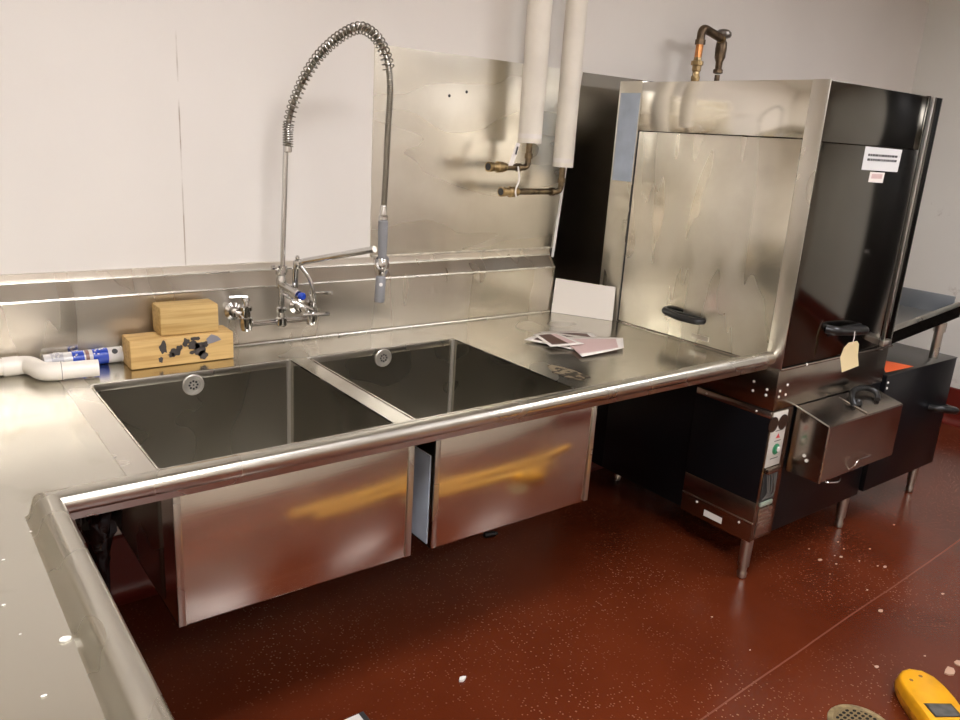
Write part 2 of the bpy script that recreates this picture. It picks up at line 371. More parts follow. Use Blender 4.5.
# ceiling light panels
LIGHTS = [(.5, -2.1, 0), (3.5, -2.1, 1), (.5, -3.75, 2), (3.5, -3.75, 3)]
LAB = ['white ceiling light panel over the left worktop', 'white ceiling light panel over the red floor before the dishwasher',
       'white ceiling light panel behind the viewer at left', 'white ceiling light panel behind the viewer at right']
POW = [27, 17, 27, 12]
for x, y, k in LIGHTS:
    t = thing('ceiling_light', LAB[k], 'light', (x, y, ZC))
    bm = NB()
    for s in (-1, 1):
        box(bm, (x+s*.60, y-.31, ZC-.03), (x+s*.62, y+.31, ZC)); box(bm, (x-.6, y+s*.29, ZC-.03), (x+.6, y+s*.31, ZC))
    link('light_frame', bm, M['white'], t, smooth=False)
    link('diffuser', B((x-.6, y-.29, ZC-.02), (x+.6, y+.29, ZC-.001)), emit_mat('lit_diffuser_%d' % k, (.97, .955, 1.0), POW[k]), t, smooth=False)

# ------------------------------------------------------------------ dish table (worktop, splash, rail, sink bowls in one welded unit)
dt = thing('dish_table', 'L-shaped stainless steel dish table with two deep sinks and rolled front rail', 'sink table', (1.1, -.55, 0))
XS = [.2475, .850, .9065, 1.5047]; YB, YS = -.273, -.935; YK = -.06; YR = -1.071
def cells():
    xs = [-.9, -.019, XS[0], XS[1], XS[2], XS[3], XM-.001]; ys = [YK, YB, YS, YR+.036]
    bm = NB(); V = {}
    def v(x, y):
        k = (round(x, 4), round(y, 4))
        if k not in V: V[k] = bm.verts.new((x, y, H))
        return V[k]
    for i in range(len(xs)-1):
        for j in range(len(ys)-1):
            if j == 1 and i in (2, 4): continue
            bm.faces.new((v(xs[i], ys[j]), v(xs[i], ys[j+1]), v(xs[i+1], ys[j+1]), v(xs[i+1], ys[j])))
    bm.faces.new((v(-.9, ys[-1]), v(-.9, -2.75), v(-.019, -2.75), v(-.019, ys[-1])))
    r = bmesh.ops.extrude_face_region(bm, geom=bm.faces[:])
    for g in r['geom']:
        if isinstance(g, bmesh.types.BMVert): g.co.z -= .004
    return bm
link('worktop', cells(), M['top'], dt, smooth=False)
# polished strip beside the first sink where the two tops are welded
link('weld_strip', B((.186, YK-.03, H+.0002), (.2465, YR+.040, H+.0012)), M['post'], dt, smooth=False)
# backsplash
prof = [(YK, H), (YK, 1.056), (YK-.002, 1.060), (YK, 1.064), (-.022, 1.108), (-.020, 1.118), (-.018, 1.134), (0, 1.134), (0, H)]
bm = NB(); prism(bm, [(-.9, y, z) for y, z in prof], (2.19+.9, 0, 0))
link('backsplash', bm, M['splash'], dt, smooth=False)
bm = NB(); prism(bm, [(-.945, -.03, H), (-.945, -.03, 1.13), (-.92, -.03, 1.12), (-.9, -.03, 1.06), (-.9, -.03, H)], (0, -2.72, 0))
link('side_splash', bm, M['splash'], dt, smooth=False)
for yy, zz in ((YK, 1.060), (-.021, 1.110)):
    b = NB(); tube(b, [(-.9, yy, zz), (2.189, yy, zz)], .0032, 10); link('splash_fold', b, M['rail'], dt)
# cove bead where top and splash meet
bm = NB(); tube(bm, [(-.9, YK-.004, H+.003), (2.19, YK-.004, H+.003)], .006, 8); link('weld_bead', bm, M['rail'], dt)
# rolled rail mitred round the inner corner
rp = [(-.038, H-.001), (-.031, H+.005), (-.022, H+.044), (-.014, H+.053), (0, H+.0555)]
rp += [(.024*math.sin(a*math.pi/10), H+.0315+.024*math.cos(a*math.pi/10)) for a in range(1, 10)]
rp += [(.0, H+.006), (-.006, H-.012), (-.012, H-.012), (-.012, H+.02), (-.018, H+.036), (-.030, H-.004)]
rp = [(o*1.0, z) for o, z in rp]
bm = NB(); rings = []
for (x, y, ox, oy) in [(XM-.001, YR, 0, -1), (.018, YR, 1, -1), (.018, -2.75, 1, 0)]:
    rings.append([bm.verts.new((x+o*ox, y+o*oy, z)) for o, z in rp])
for r0, r1 in zip(rings, rings[1:]):
    n = len(r0)
    for k in range(n): bm.faces.new((r0[k], r0[(k+1) % n], r1[(k+1) % n], r1[k]))
bm.faces.new(rings[0]); bm.faces.new(list(reversed(rings[-1])))
link('rolled_rail', bm, M['rail'], dt, angle=50)
# bowls
def bowl(x0, x1):
    b = NB(); zb = H-.335
    box(b, (x0, YS, zb), (x1, YB, H-.0005))
    top = [f for f in b.faces if f.normal.z > .9 or all(abs(v.co.z-(H-.0005)) < 1e-5 for v in f.verts)]
    bmesh.ops.delete(b, geom=top, context='FACES_ONLY')
    es = [e for e in b.edges if not all(abs(v.co.z-(H-.0005)) < 1e-5 for v in e.verts)]
    bmesh.ops.bevel(b, geom=es, offset=.014, segments=4, affect='EDGES', profile=.5)
    geo = bmesh.ops.solidify(b, geom=b.faces[:], thickness=-.0015)
    return b
def basin(x0, x1, xa0, xa1):
    o = link('sink_bowl', bowl(x0, x1), M['bowl'], dt, angle=60)
    # outer apron wrapped round the front and sides
    b = NB(); ya = -1.031; zb = H-.343
    box(b, (xa0, ya, zb), (xa1, ya+.006, H-.004), .0025)
    box(b, (xa0, ya+.003, zb), (xa0+.004, YB+.01, H-.004)); box(b, (xa1-.004, ya+.003, zb), (xa1, YB+.01, H-.004))
    box(b, (xa0, ya+.003, zb), (xa1, YB+.01, zb+.004))
    box(b, (xa0, YB+.006, zb), (xa1, YB+.010, H-.004))
    link('sink_apron', b, M['apron'], dt, angle=40)
    # pressed edge beads down both ends of the apron
    for xe in (xa0+.012, xa1-.004): link('apron_edge', B((xe-.012, ya-.003, zb+.001), (xe+.004, ya+.001, H-.02), .0012), M['rail'], dt)
    link('bowl_lip', B((x0+.001, YB-.004, H-.024), (x1-.001, YB-.0005, H-.001), .0008), M['post'], dt)  # paler steel puts the lit top of the back wall into the lip
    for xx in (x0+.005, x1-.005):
        b = NB(); tube(b, [(xx, YB-.006, H-.325), (xx, YB-.006, H-.002)], .0075, 10); link('corner_weld_glint', b, M['plate'], dt)  # bright tube stands in for the highlight down each welded corner
    b = NB(); zd = zb
    turned(b, ((x0+x1)/2, (YB+YS)/2, H-.333), (0, 0, -1), [(0, .045), (.012, .045), (.012, .03), (.10, .028), (.10, .0)], 20)
    link('waste_outlet', b, M['chrome'], dt)
    return o
bw = [basin(XS[0], XS[1], .2516, .8529), basin(XS[2], XS[3], .9183, 1.5085)]
for (x, z), par in zip([(.537, .818), (1.202, .822)], bw):
    b = NB(); turned(b, (x, YB-.002, z), (0, -1, 0), [(0, .033), (.003, .033), (.006, .030), (.005, .020), (.003, .019), (.003, 0)], 28)
    f = link('overflow_plate', b, M['plate'], par)
    b = NB()
    for k in range(8):
        a = k*math.pi/4; box(b, (x+.012*math.cos(a)-.0028, YB-.0062, z+.012*math.sin(a)-.0028), (x+.012*math.cos(a)+.0028, YB-.0045, z+.012*math.sin(a)+.0028))
    box(b, (x-.002, YB-.0062, z-.002), (x+.002, YB-.0045, z+.002))
    link('overflow_hole', b, M['dark'], f, smooth=False)
link('protective_film', B((.9165, -1.012, .523), (.9178, -.45, .782)), M['film'], dt, smooth=False)
for (x, y) in [(-.82, -1.0), (-.82, -2.6), (-.16, -2.6)]:
    b = NB(); turned(b, (x, y, 0), (0, 0, 1), [(0, .02), (.02, .022), (.06, .017), (.06, .0205), (H-.004, .0205)], 16)
    link('leg', b, M['trimsteel'], dt)
# dirt-coloured scuff / sealant patch on the right-hand top
b = NB(); bmesh.ops.create_circle(b, cap_ends=True, radius=.075, segments=28)
for v in b.verts:
    rr = 1+.35*noise.noise(v.co*22); v.co = Vector((v.co.x*rr*.62+1.60, v.co.y*rr*1.1-.80, H+.0008))
link('grime_patch', b, steel('grimy_steel', col=(.50, .42, .30), r0=.35, r1=.7, dirt=.9, dirtcol=(.06, .05, .04), dscale=38, dpos=(.47, .53)), dt, smooth=False)

# ------------------------------------------------------------------ pre-rinse faucet
pf = thing('prerinse_faucet', 'chrome wall-mounted pre-rinse faucet with spring arch and hanging grey spray handle', 'faucet', (.87, -.06, .965))
yb_ = -.15
for x, s in ((.755, 0), (.985, 1)):
    b = NB(); turned(b, (x-.012, YK, .985), (0, -1, 0), [(0, .030), (.006, .030), (.012, .018), (.03, .015), (.05, .015)], 20); link('wall_flange', b, M['chrome'], pf)
    b = NB(); tube(b, bend([(x-.012, YK-.04, .985), (x-.012, yb_, .985), (x, yb_, .965)], .02), .012, 14); link('inlet_elbow', b, M['chrome'], pf)
    b = NB(); turned(b, (x, yb_, .935), (0, 0, 1), [(0, .008), (.003, .017), (.018, .021), (.045, .021), (.05, .015), (.066, .015), (.07, .02), (.082, .02), (.086, .010), (.10, .009), (.102, .013), (.110, .012), (.112, .004)], 18)
    vb = link('valve_body', b, M['chrome'], pf)
    b = NB()
    if s == 0: tube(b, [(x+.004, yb_, 1.048), (x-.015, yb_+.004, 1.052), (x-.05, yb_+.012, 1.050)], .006, 10, rr=[.0075, .005, .0065])
    else: tube(b, [(x-.004, yb_, 1.046), (x+.02, yb_-.03, 1.052), (x+.045, yb_-.065, 1.056)], .006, 10, rr=[.0075, .005, .007])
    link('lever_handle', b, M['chrome'], vb)
b = NB(); tube(b, [(.745, yb_, .958), (.99, yb_, .958)], .010, 14); link('mixing_bar', b, M['chrome'], pf)
cx = .875
b = NB(); turned(b, (cx, yb_-.005, .94), (0, 0, 1), [(0, .012), (.006, .018), (.03, .018), (.034, .013), (.05, .012), (.055, .017), (.066, .017), (.07, .010), (.13, .010), (.132, .016), (.16, .017), (.175, .013), (.178, .018), (.192, .018), (.196, .009), (.20, .009)], 18)
link('centre_body', b, M['chrome'], pf)
b = NB(); tube(b, [(cx+.003, yb_-.008, 1.13), (.893, -.16, 1.56)], .0085, 14); link('riser_pipe', b, M['chrome'], pf)
b = NB()
tube(b, [(cx-.03, yb_-.008, 1.142), (cx+.05, yb_-.012, 1.135)], .0035, 8)
turned(b, (cx-.034, yb_-.008, 1.142), (1, 0, 0), [(0, .008), (.01, .008)], 10)
turned(b, (cx+.004, yb_-.008, 1.126), (0, 0, 1), [(0, .016), (.022, .016)], 14)
link('bracket_clamp', b, M['chrome'], pf)
# add-on valve with blue-capped handle
b = NB(); tube(b, [(cx, yb_-.01, 1.085), (cx+.02, yb_-.05, 1.07), (cx+.025, yb_-.085, 1.062)], .013, 14, rr=[.015, .012, .014])
ad = link('add_on_valve', b, M['chrome'], pf)
b = NB(); turned(b, (cx+.026, yb_-.09, 1.062), (.25, -1, -.1), [(0, .009), (.006, .0125), (.016, .013), (.022, .009), (.022, 0)], 18); link('valve_button', b, M['blue'], ad)['label'] = 'round blue valve button'
# swing spout rising from the add-on valve
b = NB(); tube(b, bend([(.915, -.175, 1.075), (.912, -.185, 1.155), (.93, -.20, 1.165), (1.042, -.475, 1.243)], .022, 6), .0105, 14); link('spout', b, M['chrome'], pf)
b = NB(); turned(b, (.918, -.187, 1.142), (0, 0, 1), [(0, .011), (.012, .015), (.024, .013), (.03, .006), (.036, .008), (.042, .003)], 14); link('spout_nut', b, M['chrome'], pf)
b = NB(); tube(b, spline([(.925, -.192, 1.15), (.955, -.205, 1.10), (.972, -.205, 1.03), (.982, -.19, .985)], 6), .007, 12); link('side_tube', b, M['chrome'], pf)
b = NB(); tube(b, [(cx, yb_-.02, 1.055), (.93, -.19, 1.02), (.975, -.19, .995)], .006, 10); tube(b, [(.93, -.20, .985), (1.02, -.215, .985)], .006, 10, rr=[.006, .008, ][:2]); link('side_lever', b, M['chrome'], pf)

# hose arch in the vertical plane from the riser out over the sinks
A0 = Vector((.89, -.16)); B0 = Vector((1.05, -.5)); ud = (B0-A0).normalized()
def AP(s, z): return Vector((A0.x+ud.x*s, A0.y+ud.y*s, z))
arch = [(.011, 1.52), (.011, 1.545), (.012, 1.585), (.024, 1.633), (.048, 1.685), (.08, 1.738), (.13, 1.796), (.189, 1.841), (.247, 1.870), (.289, 1.877), (.332, 1.858), (.364, 1.823), (.383, 1.778), (.393, 1.71), (.389, 1.598), (.386, 1.484), (.381, 1.351)]
path = spline([AP(s, z) for s, z in arch], 10)
b = NB(); tube(b, path, .0085, 12); hs = link('hose', b, M['hose'], pf)
# ribs of the armoured hose below the spring
def arclen(P):
    L = [0]
    for i in range(1, len(P)): L.append(L[-1]+(P[i]-P[i-1]).length)
    return L
def at_len(P, L, s):
    import bisect
    i = min(max(bisect.bisect(L, s)-1, 0), len(P)-2); u = (s-L[i])/max(L[i+1]-L[i], 1e-9)
    return P[i].lerp(P[i+1], u), (P[i+1]-P[i]).normalized()
PL = arclen(path); endspring = PL[12*10]+.012
b = NB(); s = endspring
while s < PL[-1]-.004:
    p, t = at_len(path, PL, s); turned(b, p-t*.0018, t, [(0, .0085), (.0009, .0100), (.0027, .0100), (.0036, .0085)], 10); s += .0062
link('hose_rib', b, M['hose'], pf)
# spring
pts = []; s = PL[0]+.008; ang = 0; nv = Vector((-ud.y, ud.x, 0))
while s < endspring:
    p, t = at_len(path, PL, s)
    a = nv; c = a.cross(t).normalized()
    close = s < PL[10]+.055
    pts.append(p+(a*math.cos(ang)+c*math.sin(ang))*(.0165 if s > PL[0]+.06 else .0155))
    pitch = .0075 if close else (.0160 if s < PL[60] else .0145)
    s += pitch/12; ang += 2*math.pi/12
b = NB(); tube(b, pts, .0021, 6); link('spring', b, M['spring'], pf)
b = NB(); turned(b, AP(.011, 1.51), (0, 0, 1), [(0, .009), (.003, .013), (.02, .013), (.023, .009)], 14); link('spring_collar', b, M['chrome'], pf)
# spray handle
hp = AP(.381, 1.351)
b = NB(); turned(b, hp+Vector((0, 0, .03)), (0, 0, -1), [(0, .009), (.004, .0105), (.03, .011), (.034, .0145), (.044, .0145), (.047, .012)], 18); link('hose_ferrule', b, M['chrome'], pf)
b = NB(); turned(b, hp+Vector((0, 0, -.015)), (0, 0, -1), [(0, .012), (.004, .0150), (.06, .0150), (.105, .0135), (.122, .0125)], 20); sh = link('spray_grip', b, M['grey_rubber'], pf)
q = hp+Vector((-.001, 0, -.148))
b = NB(); turned(b, q+Vector((0, 0, .02)), (0, 0, -1), [(0, .010), (.006, .013), (.016, .017), (.03, .017), (.04, .012), (.056, .010)], 18); link('spray_valve', b, M['chrome'], pf)
b = NB(); ring = [q+Vector((.0, .0, 0))+Vector((math.cos(t)*.021, math.sin(t)*.012, math.sin(t)*.020)) for t in [k*2*math.pi/24 for k in range(25)]]
tube(b, ring, .0038, 8, cap=False); link('squeeze_ring', b, M['chrome'], pf)
b = NB(); tube(b, [q+Vector((.008, .004, .030)), q+Vector((.026, .012, .012)), q+Vector((.028, .014, -.02)), q+Vector((.012, .006, -.042))], .004, 8, rr=[.004, .006, .006, .004]); link('squeeze_lever', b, M['grey_rubber'], pf)
b = NB(); turned(b, q+Vector((-.003, -.002, -.038)), (-.04, 0, -1), [(0, .012), (.005, .0155), (.075, .0165), (.082, .014), (.082, 0)], 20); link('spray_head', b, M['grey_rubber'], pf)
b = NB(); turned(b, q+Vector((-.010, -.015, -.062)), (-.5, -1, 0), [(0, .0055), (.004, .0055), (.005, .003), (.005, 0)], 12); link('spray_button', b, M['white'], pf)['label'] = 'small round white dot'

# ------------------------------------------------------------------ wall sheets
b = NB(); prism(b, [(1.294, -.0005, 1.135), (2.224, -.0005, 1.135), (2.305, -.0005, 1.884), (1.294, -.0005, 1.884)], (0, -.004, 0))
s1 = tag(link('wall_sheet', b, M['sheet'], smooth=False), 'large smudged stainless steel sheet on the wall behind the two white pipes', 'wall panel')
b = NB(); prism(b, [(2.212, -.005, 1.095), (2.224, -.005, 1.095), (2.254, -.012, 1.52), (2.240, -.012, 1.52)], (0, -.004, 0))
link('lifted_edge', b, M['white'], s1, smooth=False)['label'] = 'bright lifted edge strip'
b = NB(); tube(b, [(1.30, -.006, 1.137), (2.2, -.006, 1.137)], .004, 6); link('sealant_bead', b, simple('dried_sealant', (.55, .50, .40), .6, var=.3, vscale=40), s1)
recentre_children = None
s2 = tag(link('wall_sheet', B((2.195, -.0004, .88), (3.12, -.0001, 1.882)), M['mirror'], smooth=False), 'mirror-dark steel sheet in the gap beside the dishwasher', 'wall panel')
for x, z in ((1.62, 1.735), (1.70, 1.755)):
    b = NB(); turned(b, (x, -.0045, z), (0, -1, 0), [(0, .006), (.0006, .006)], 10); link('screw_hole', b, M['dark'], s1)

# white card leaning in the corner
b = NB(); prism(b, [(2.181, -.072, H+.001), (2.320, -.312, H+.001), (2.334, -.298, 1.005), (2.196, -.066, 1.012)], (-.003, -.002, 0))
tag(recentre(link('card', b, simple('white_board', (.78, .73, .66), .5), smooth=False)), 'blank white board propped in the corner between backsplash and dishwasher', 'board')

# ------------------------------------------------------------------ insulated water pipes
def water_pipe(x, zb, xe, zt, label, pr):
    t = thing('insulated_pipe', label, 'pipe', (x, -.12, zb), 'white jacketed water pipes on the wall')
    b = NB(); turned(b, (x, -.12, zb), (0, 0, 1), [(0, .030), (0, pr-.001), (.002, pr), (ZC-zb-.001, pr)], 28)
    link('jacket', b, M['insul'], t)
    b = NB(); turned(b, (x, -.12, zb), (0, 0, 1), [(0, pr-.0005), (.035, pr+.0005)], 28); 
    link('end_band', b, M['paper'], t)
    b = NB(); tube(b, bend([(x, -.12, zb+.01), (x, -.12, zt), (xe+.10, -.14, zt)], .028, 8), .0125, 14); link('elbow_pipe', b, M['copper'], t)
    b = NB(); turned(b, (x, -.12, zt+.035), (0, 0, 1), [(0, .0165), (.02, .0165)], 14); link('fitting', b, M['copper'], t)
    b = NB(); turned(b, (x-.045, -.125, zt), (-1, -.05, 0), [(0, .0165), (.018, .0165)], 14); link('fitting', b, M['copper'], t)
    d = Vector((-1, -.15, 0)).normalized(); o = Vector((xe+.11, -.14, zt))
    b = NB(); turned(b, o, d, [(0, .013), (.006, .018), (.022, .018), (.026, .022), (.05, .022), (.055, .016), (.075, .015), (.08, .019), (.10, .019)], 12); v = link('valve', b, M['brass'], t)
    b = NB(); turned(b, o+d*.1002, d, [(0, .014), (.001, .014)], 14); link('valve_opening', b, M['dark'], v)
    b = NB(); turned(b, o+d*.038, (0, 1, .05), [(0, .008), (.05, .007), (.05, .0), ], 10); link('valve_stem', b, M['brass'], v)
    return t
water_pipe(1.938, 1.58, 1.70, 1.485, 'left white jacketed water pipe, its open brass valve higher and hung with a white tag', .047)
water_pipe(2.128, 1.492, 1.77, 1.392, 'right white jacketed water pipe reaching lower, beside the dark mirror sheet', .043)
b = NB(); prism(b, [(1.80, -.165, 1.492), (1.822, -.165, 1.492), (1.855, -.160, 1.575), (1.838, -.160, 1.580)], (.001, -.001, 0))
pt = tag(recentre(link('pipe_tag', b, M['paper'], smooth=False)), 'small narrow white tag hanging at the upper brass valve', 'tag')
b = NB(); prism(b, [(1.828, -.1672, 1.535), (1.836, -.1672, 1.535), (1.847, -.163, 1.565), (1.839, -.163, 1.565)], (.0003, -.0006, 0)); link('print', b, M['dark'], pt, smooth=False)
b = NB(); tube(b, spline([(1.85, -.165, 1.49), (1.858, -.168, 1.44), (1.842, -.17, 1.40), (1.85, -.168, 1.372)], 6), .0035, 8)
tag(recentre(link('string', b, M['paper'])), 'white string tied between the two brass valves', 'string')

# copper loop behind the dishwasher
cp = thing('vent_pipe', 'brass and copper pipe loop with dark mushroom cap rising behind the dishwasher', 'pipe', (2.92, -.18, 0))
b = NB(); tube(b, [(2.855, -.16, 0), (2.855, -.16, 1.90)], .014, 14); tube(b, [(3.01, -.16, 0), (3.01, -.16, 1.93)], .012, 14); link('riser', b, M['darkpipe'], cp)
b = NB(); turned(b, (2.855, -.16, 1.88), (0, 0, 1), [(0, .018), (.03, .020), (.035, .016), (.05, .016), (.055, .020), (.075, .020), (.078, .027), (.095, .027), (.098, .018), (.115, .016)], 8); link('brass_union', b, M['brass'], cp)
b = NB(); turned(b, (2.828, -.175, 1.915), (-.3, -.6, 0), [(0, .012), (.012, .014), (.014, .006)], 10); link('union_tap', b, M['brass'], cp)
b = NB(); tube(b, [(2.855, -.16, 1.99), (2.858, -.16, 2.065)], .0165, 14); link('copper_stub', b, simple('bright_copper', (.62, .27, .10), .3, 1, var=.25, vscale=40), cp)
b = NB(); tube(b, bend([(2.857, -.16, 2.05), (2.857, -.16, 2.118), (3.00, -.165, 2.085)], .035, 8), .0185, 16, rr=None)
turned(b, (2.857, -.16, 2.045), (0, 0, 1), [(0, .023), (.02, .023)], 14)
link('elbow', b, M['darkpipe'], cp)
b = NB(); turned(b, (3.01, -.16, 1.935), (0, 0, 1), [(0, .014), (.004, .022), (.018, .022), (.022, .015), (.05, .016), (.07, .024), (.11, .026), (.135, .024), (.145, .018), (.15, .018)], 16); link('check_valve', b, M['darkpipe'], cp)
b = NB(); turned(b, (3.012, -.16, 2.088), (0, 0, 1), [(0, .018), (.004, .033), (.014, .038), (.026, .036), (.036, .024), (.040, .008), (.04, 0)], 20); link('mushroom_cap', b, simple('dark_nickel', (.20, .18, .16), .3, 1), cp)
b = NB(); turned(b, (3.0, -.165, 2.085), (-1, 0, .15), [(0, .022), (.012, .022)], 14); link('collar', b, M['brass'], cp)

# ------------------------------------------------------------------ dishwasher
dw = thing('dishwasher', 'tall corner hood dishwasher with smudged steel doors on a black base', 'dishwasher', (2.74, -.7, 0))
XE = 3.155; ZT = 1.842; YH = -.317
link('rear_column', B((XM, YH, H), (XE, -.195, 1.846), .002), M['door'], dw)
link('hood_film', B((XM-.0012, YH+.004, 1.45), (XM+.0, -.205, 1.80)), M['film'], dw, smooth=False)['label'] = 'pale blue protective film'
link('hood_panel', B((XM, YM+.021, 1.655), (XE-.1, YH-.001, ZT), .002), M['hood'], dw)
link('corner_post', B((XM-.001, YM-.003, H), (XM+.004, YM+.062, ZT+.001), .001), M['post'], dw)
# side door with folded edges and gap
b = NB(); box(b, (XM+.001, YM+.064, H+.006), (XM+.020, YH-.010, 1.6525), .003); sd = link('side_door', b, M['door'], dw)
link('door_gap', B((XM+.003, YH-.010, H+.004), (XM+.03, YH-.001, 1.655)), M['dark'], dw, smooth=False)
b = NB(); hy0, hy1 = -.762, -.574
tube(b, bend([(XM+.004, hy1, .966), (XM-.020, hy1-.012, .964), (XM-.030, (hy0+hy1)/2, .956), (XM-.020, hy0+.012, .956), (XM+.004, hy0, .958)], .02, 6), .0135, 14)
box(b, (XM-.004, hy0+.006, .945), (XM+.006, hy1-.006, .972), .003); link('door_handle', b, M['blackrub'], sd)
b = NB(); box(b, (XM-.003, -.80, .884), (XM+.005, -.72, .902), .001); link('latch_plate', b, M['post'], sd)
b = NB(); prism(b, [(XM+.0025, -.633, 1.652), (XM+.0025, -.728, 1.640), (XM+.0025, -.728, 1.612), (XM+.0025, -.633, 1.622)], (.0015, 0, 0))
lb = link('rating_label', b, M['paper'], sd, smooth=False)
b = NB()
for k in range(3): box(b, (XM+.002, -.715, 1.619+.008*k), (XM+.0024, -.648, 1.6225+.008*k))
link('label_print', b, M['pink'], lb, smooth=False)
# front face
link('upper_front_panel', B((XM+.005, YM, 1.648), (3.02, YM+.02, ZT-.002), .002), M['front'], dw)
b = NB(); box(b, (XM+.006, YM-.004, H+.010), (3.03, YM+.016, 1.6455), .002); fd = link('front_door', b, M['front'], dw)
b = NB()
tube(b, bend([(2.60, YM, .985), (2.615, YM-.030, .982), (2.73, YM-.036, .972), (2.845, YM-.030, .962), (2.86, YM, .960)], .025, 6), .017, 14)
box(b, (2.612, YM-.010, .955), (2.848, YM+.004, .985), .003); link('door_handle', b, M['blackrub'], fd)
b = NB(); prism(b, [(2.629, YM-.006, 1.644), (2.896, YM-.006, 1.642), (2.892, YM-.006, 1.561), (2.630, YM-.006, 1.564)], (0, .0015, 0))
sg = link('warning_sign', b, simple('white_sign', (.72, .72, .70), .4), fd, smooth=False); sg['label'] = 'white sign with two lines of black print'
b = NB(); random.seed(3)
for row, zz in enumerate((1.612, 1.596)):
    x = 2.655
    while x < 2.865:
        w = random.choice([.008, .012, .016, .02]); box(b, (x, YM-.0066, zz), (min(x+w, 2.868), YM-.0061, zz+.008)); x += w+.0035
link('sign_print', b, M['dark'], sg, smooth=False)
b = NB(); prism(b, [(2.695, YM-.0055, 1.558), (2.800, YM-.0055, 1.557), (2.798, YM-.0055, 1.520), (2.694, YM-.0055, 1.522)], (0, .0012, 0))
l2 = link('small_label', b, M['paper'], fd, smooth=False)
link('label_print', B((2.708, YM-.006, 1.535), (2.785, YM-.0056, 1.551)), M['pink'], l2, smooth=False)
# guide channels at the right end
for x0, x1, yo, mt in ((3.026, 3.040, -.004, 'front'), (3.047, 3.062, .006, 'black'), (3.064, 3.071, -.006, 'post'), (3.078, 3.155, .004, 'front')):
    link('guide_channel', B((x0, YM+yo, H-.01), (x1, YM+.04, ZT), .001), M[mt], dw)
link('far_side_panel', B((XE-.012, YM+.012, H), (XE, YH, ZT)), M['tank'], dw)
link('hood_back', B((XM+.03, YH-.003, H), (XE-.02, YH+.001, ZT)), M['tank'], dw, smooth=False)
link('door_latch', B((3.035, YM-.022, .872), (3.10, YM+.0, .896), .003), M['post'], dw)
# tank
link('tank', B((XM, YM, .702), (XE-.02, YH, H+.004), .002), M['tank'], dw)
link('tank_lip', B((XM-.0, YM-.007, H-.005), (XE, YM+.002, H+.004), .001), M['trimsteel'], dw)
for y, z in ((-1.023, .789), (-1.025, .754), (-1.081, .775), (-1.080, .753)):
    b = NB(); turned(b, (XM+.001, y, z), (-1, 0, 0), [(0, .0055), (.003, .005), (.004, .002), (.004, 0)], 10); link('screw', b, M['white'], dw)
for x, z in ((2.362, .777), (2.360, .755), (2.405, .794), (2.403, .757)):
    b = NB(); turned(b, (x, YM+.001, z), (0, -1, 0), [(0, .0055), (.003, .005), (.004, .002), (.004, 0)], 10); link('screw', b, M['white'], dw)
for x in (2.50, 2.74):
    b = NB(); turned(b, (x, YM-.006, .862), (0, -1, .2), [(0, .005), (.003, .004), (.003, 0)], 10); link('screw', b, M['white'], dw)
# base
link('base_body', B((XM+.012, YM+.012, .170), (XE+.001, YH, .699), .002), M['black'], dw)
link('base_rear', B((XM+.012, YH+.0005, .170), (2.74, -.10, .699), .002), M['black'], dw)
link('control_cabinet', B((XM, YM+.004, .172), (XM+.132, -.78, .698), .002), M['black'], dw)
link('cabinet_top_trim', B((XM-.003, YM+.002, .672), (XM+.004, -.782, .698), .001), M['trimsteel'], dw)
link('cabinet_kick_panel', B((XM-.004, YM+.001, .170), (XM+.004, -.785, .335), .001), M['tank'], dw)
link('cabinet_fold', B((XM-.007, YM-.001, .248), (XM-.002, -.785, .253), .001), M['rail'], dw)
for y in (-.86, -1.06):
    b = NB(); turned(b, (XM-.004, y, .232), (-1, 0, 0), [(0, .005), (.003, .004), (.003, 0)], 10); link('kick_screw', b, M['white'], dw)
for y in (-.83, -1.055):
    b = NB(); turned(b, (XM-.003, y, .684), (-1, 0, 0), [(0, .004), (.003, .003), (.003, 0)], 10); link('trim_screw', b, M['white'], dw)
link('floor_sticker', B((XM-.0055, -.985, .190), (XM-.0042, -.90, .215)), M['paper'], dw, smooth=False)
# narrow control strip on the front
cs = link('control_frame', B((XM+.001, YM, .175), (XM+.136, YM+.006, .698), .001), M['tank'], dw)
link('control_plate', B((XM+.008, YM-.003, .478), (XM+.100, YM+.001, .694), .001), simple('control_plate_white', (.56, .54, .49), .4), dw)
for x in (XM+.012, XM+.074):
    b = NB(); turned(b, (x, YM-.002, .650), (0, -1, 0), [(0, .030), (.003, .030), (.003, .028), (.002, .027), (.002, 0)], 24); link('gauge', b, simple('gauge_face', (.035, .020, .014), .15), dw)
b = NB(); prism(b, [(XM+.044, YM-.0035, .590), (XM+.072, YM-.0035, .588), (XM+.058, YM-.0035, .608)], (0, .0008, 0)); link('warning_triangle', b, M['red'], dw, smooth=False)
b = NB(); turned(b, (XM+.058, YM-.003, .545), (0, -1, 0), [(0, .022), (.0015, .022), (.0015, .016), (.006, .015), (.006, 0)], 20); gd = link('power_dial', b, M['green'], dw)
b = NB(); turned(b, (XM+.066, YM-.005, .545), (0, -1, 0), [(0, .011), (.006, .010), (.006, 0)], 16); link('dial_cap', b, M['white'], gd)
for x, z, w in ((.035, .618, .05), (.04, .577, .04), (.03, .508, .05)): link('plate_print', B((XM+x, YM-.0036, z), (XM+x+w, YM-.003, z+.003)), M['dark'], dw, smooth=False)
b = NB(); box(b, (XM+.012, YM-.018, .455), (XM+.10, YM-.001, .475), .002); link('control_ledge', b, M['tank'], dw)
b = NB(); box(b, (XM+.012, YM-.004, .335), (XM+.102, YM-.0005, .455), .001); cr = link('control_recess', b, M['dark'], dw)
b = NB()
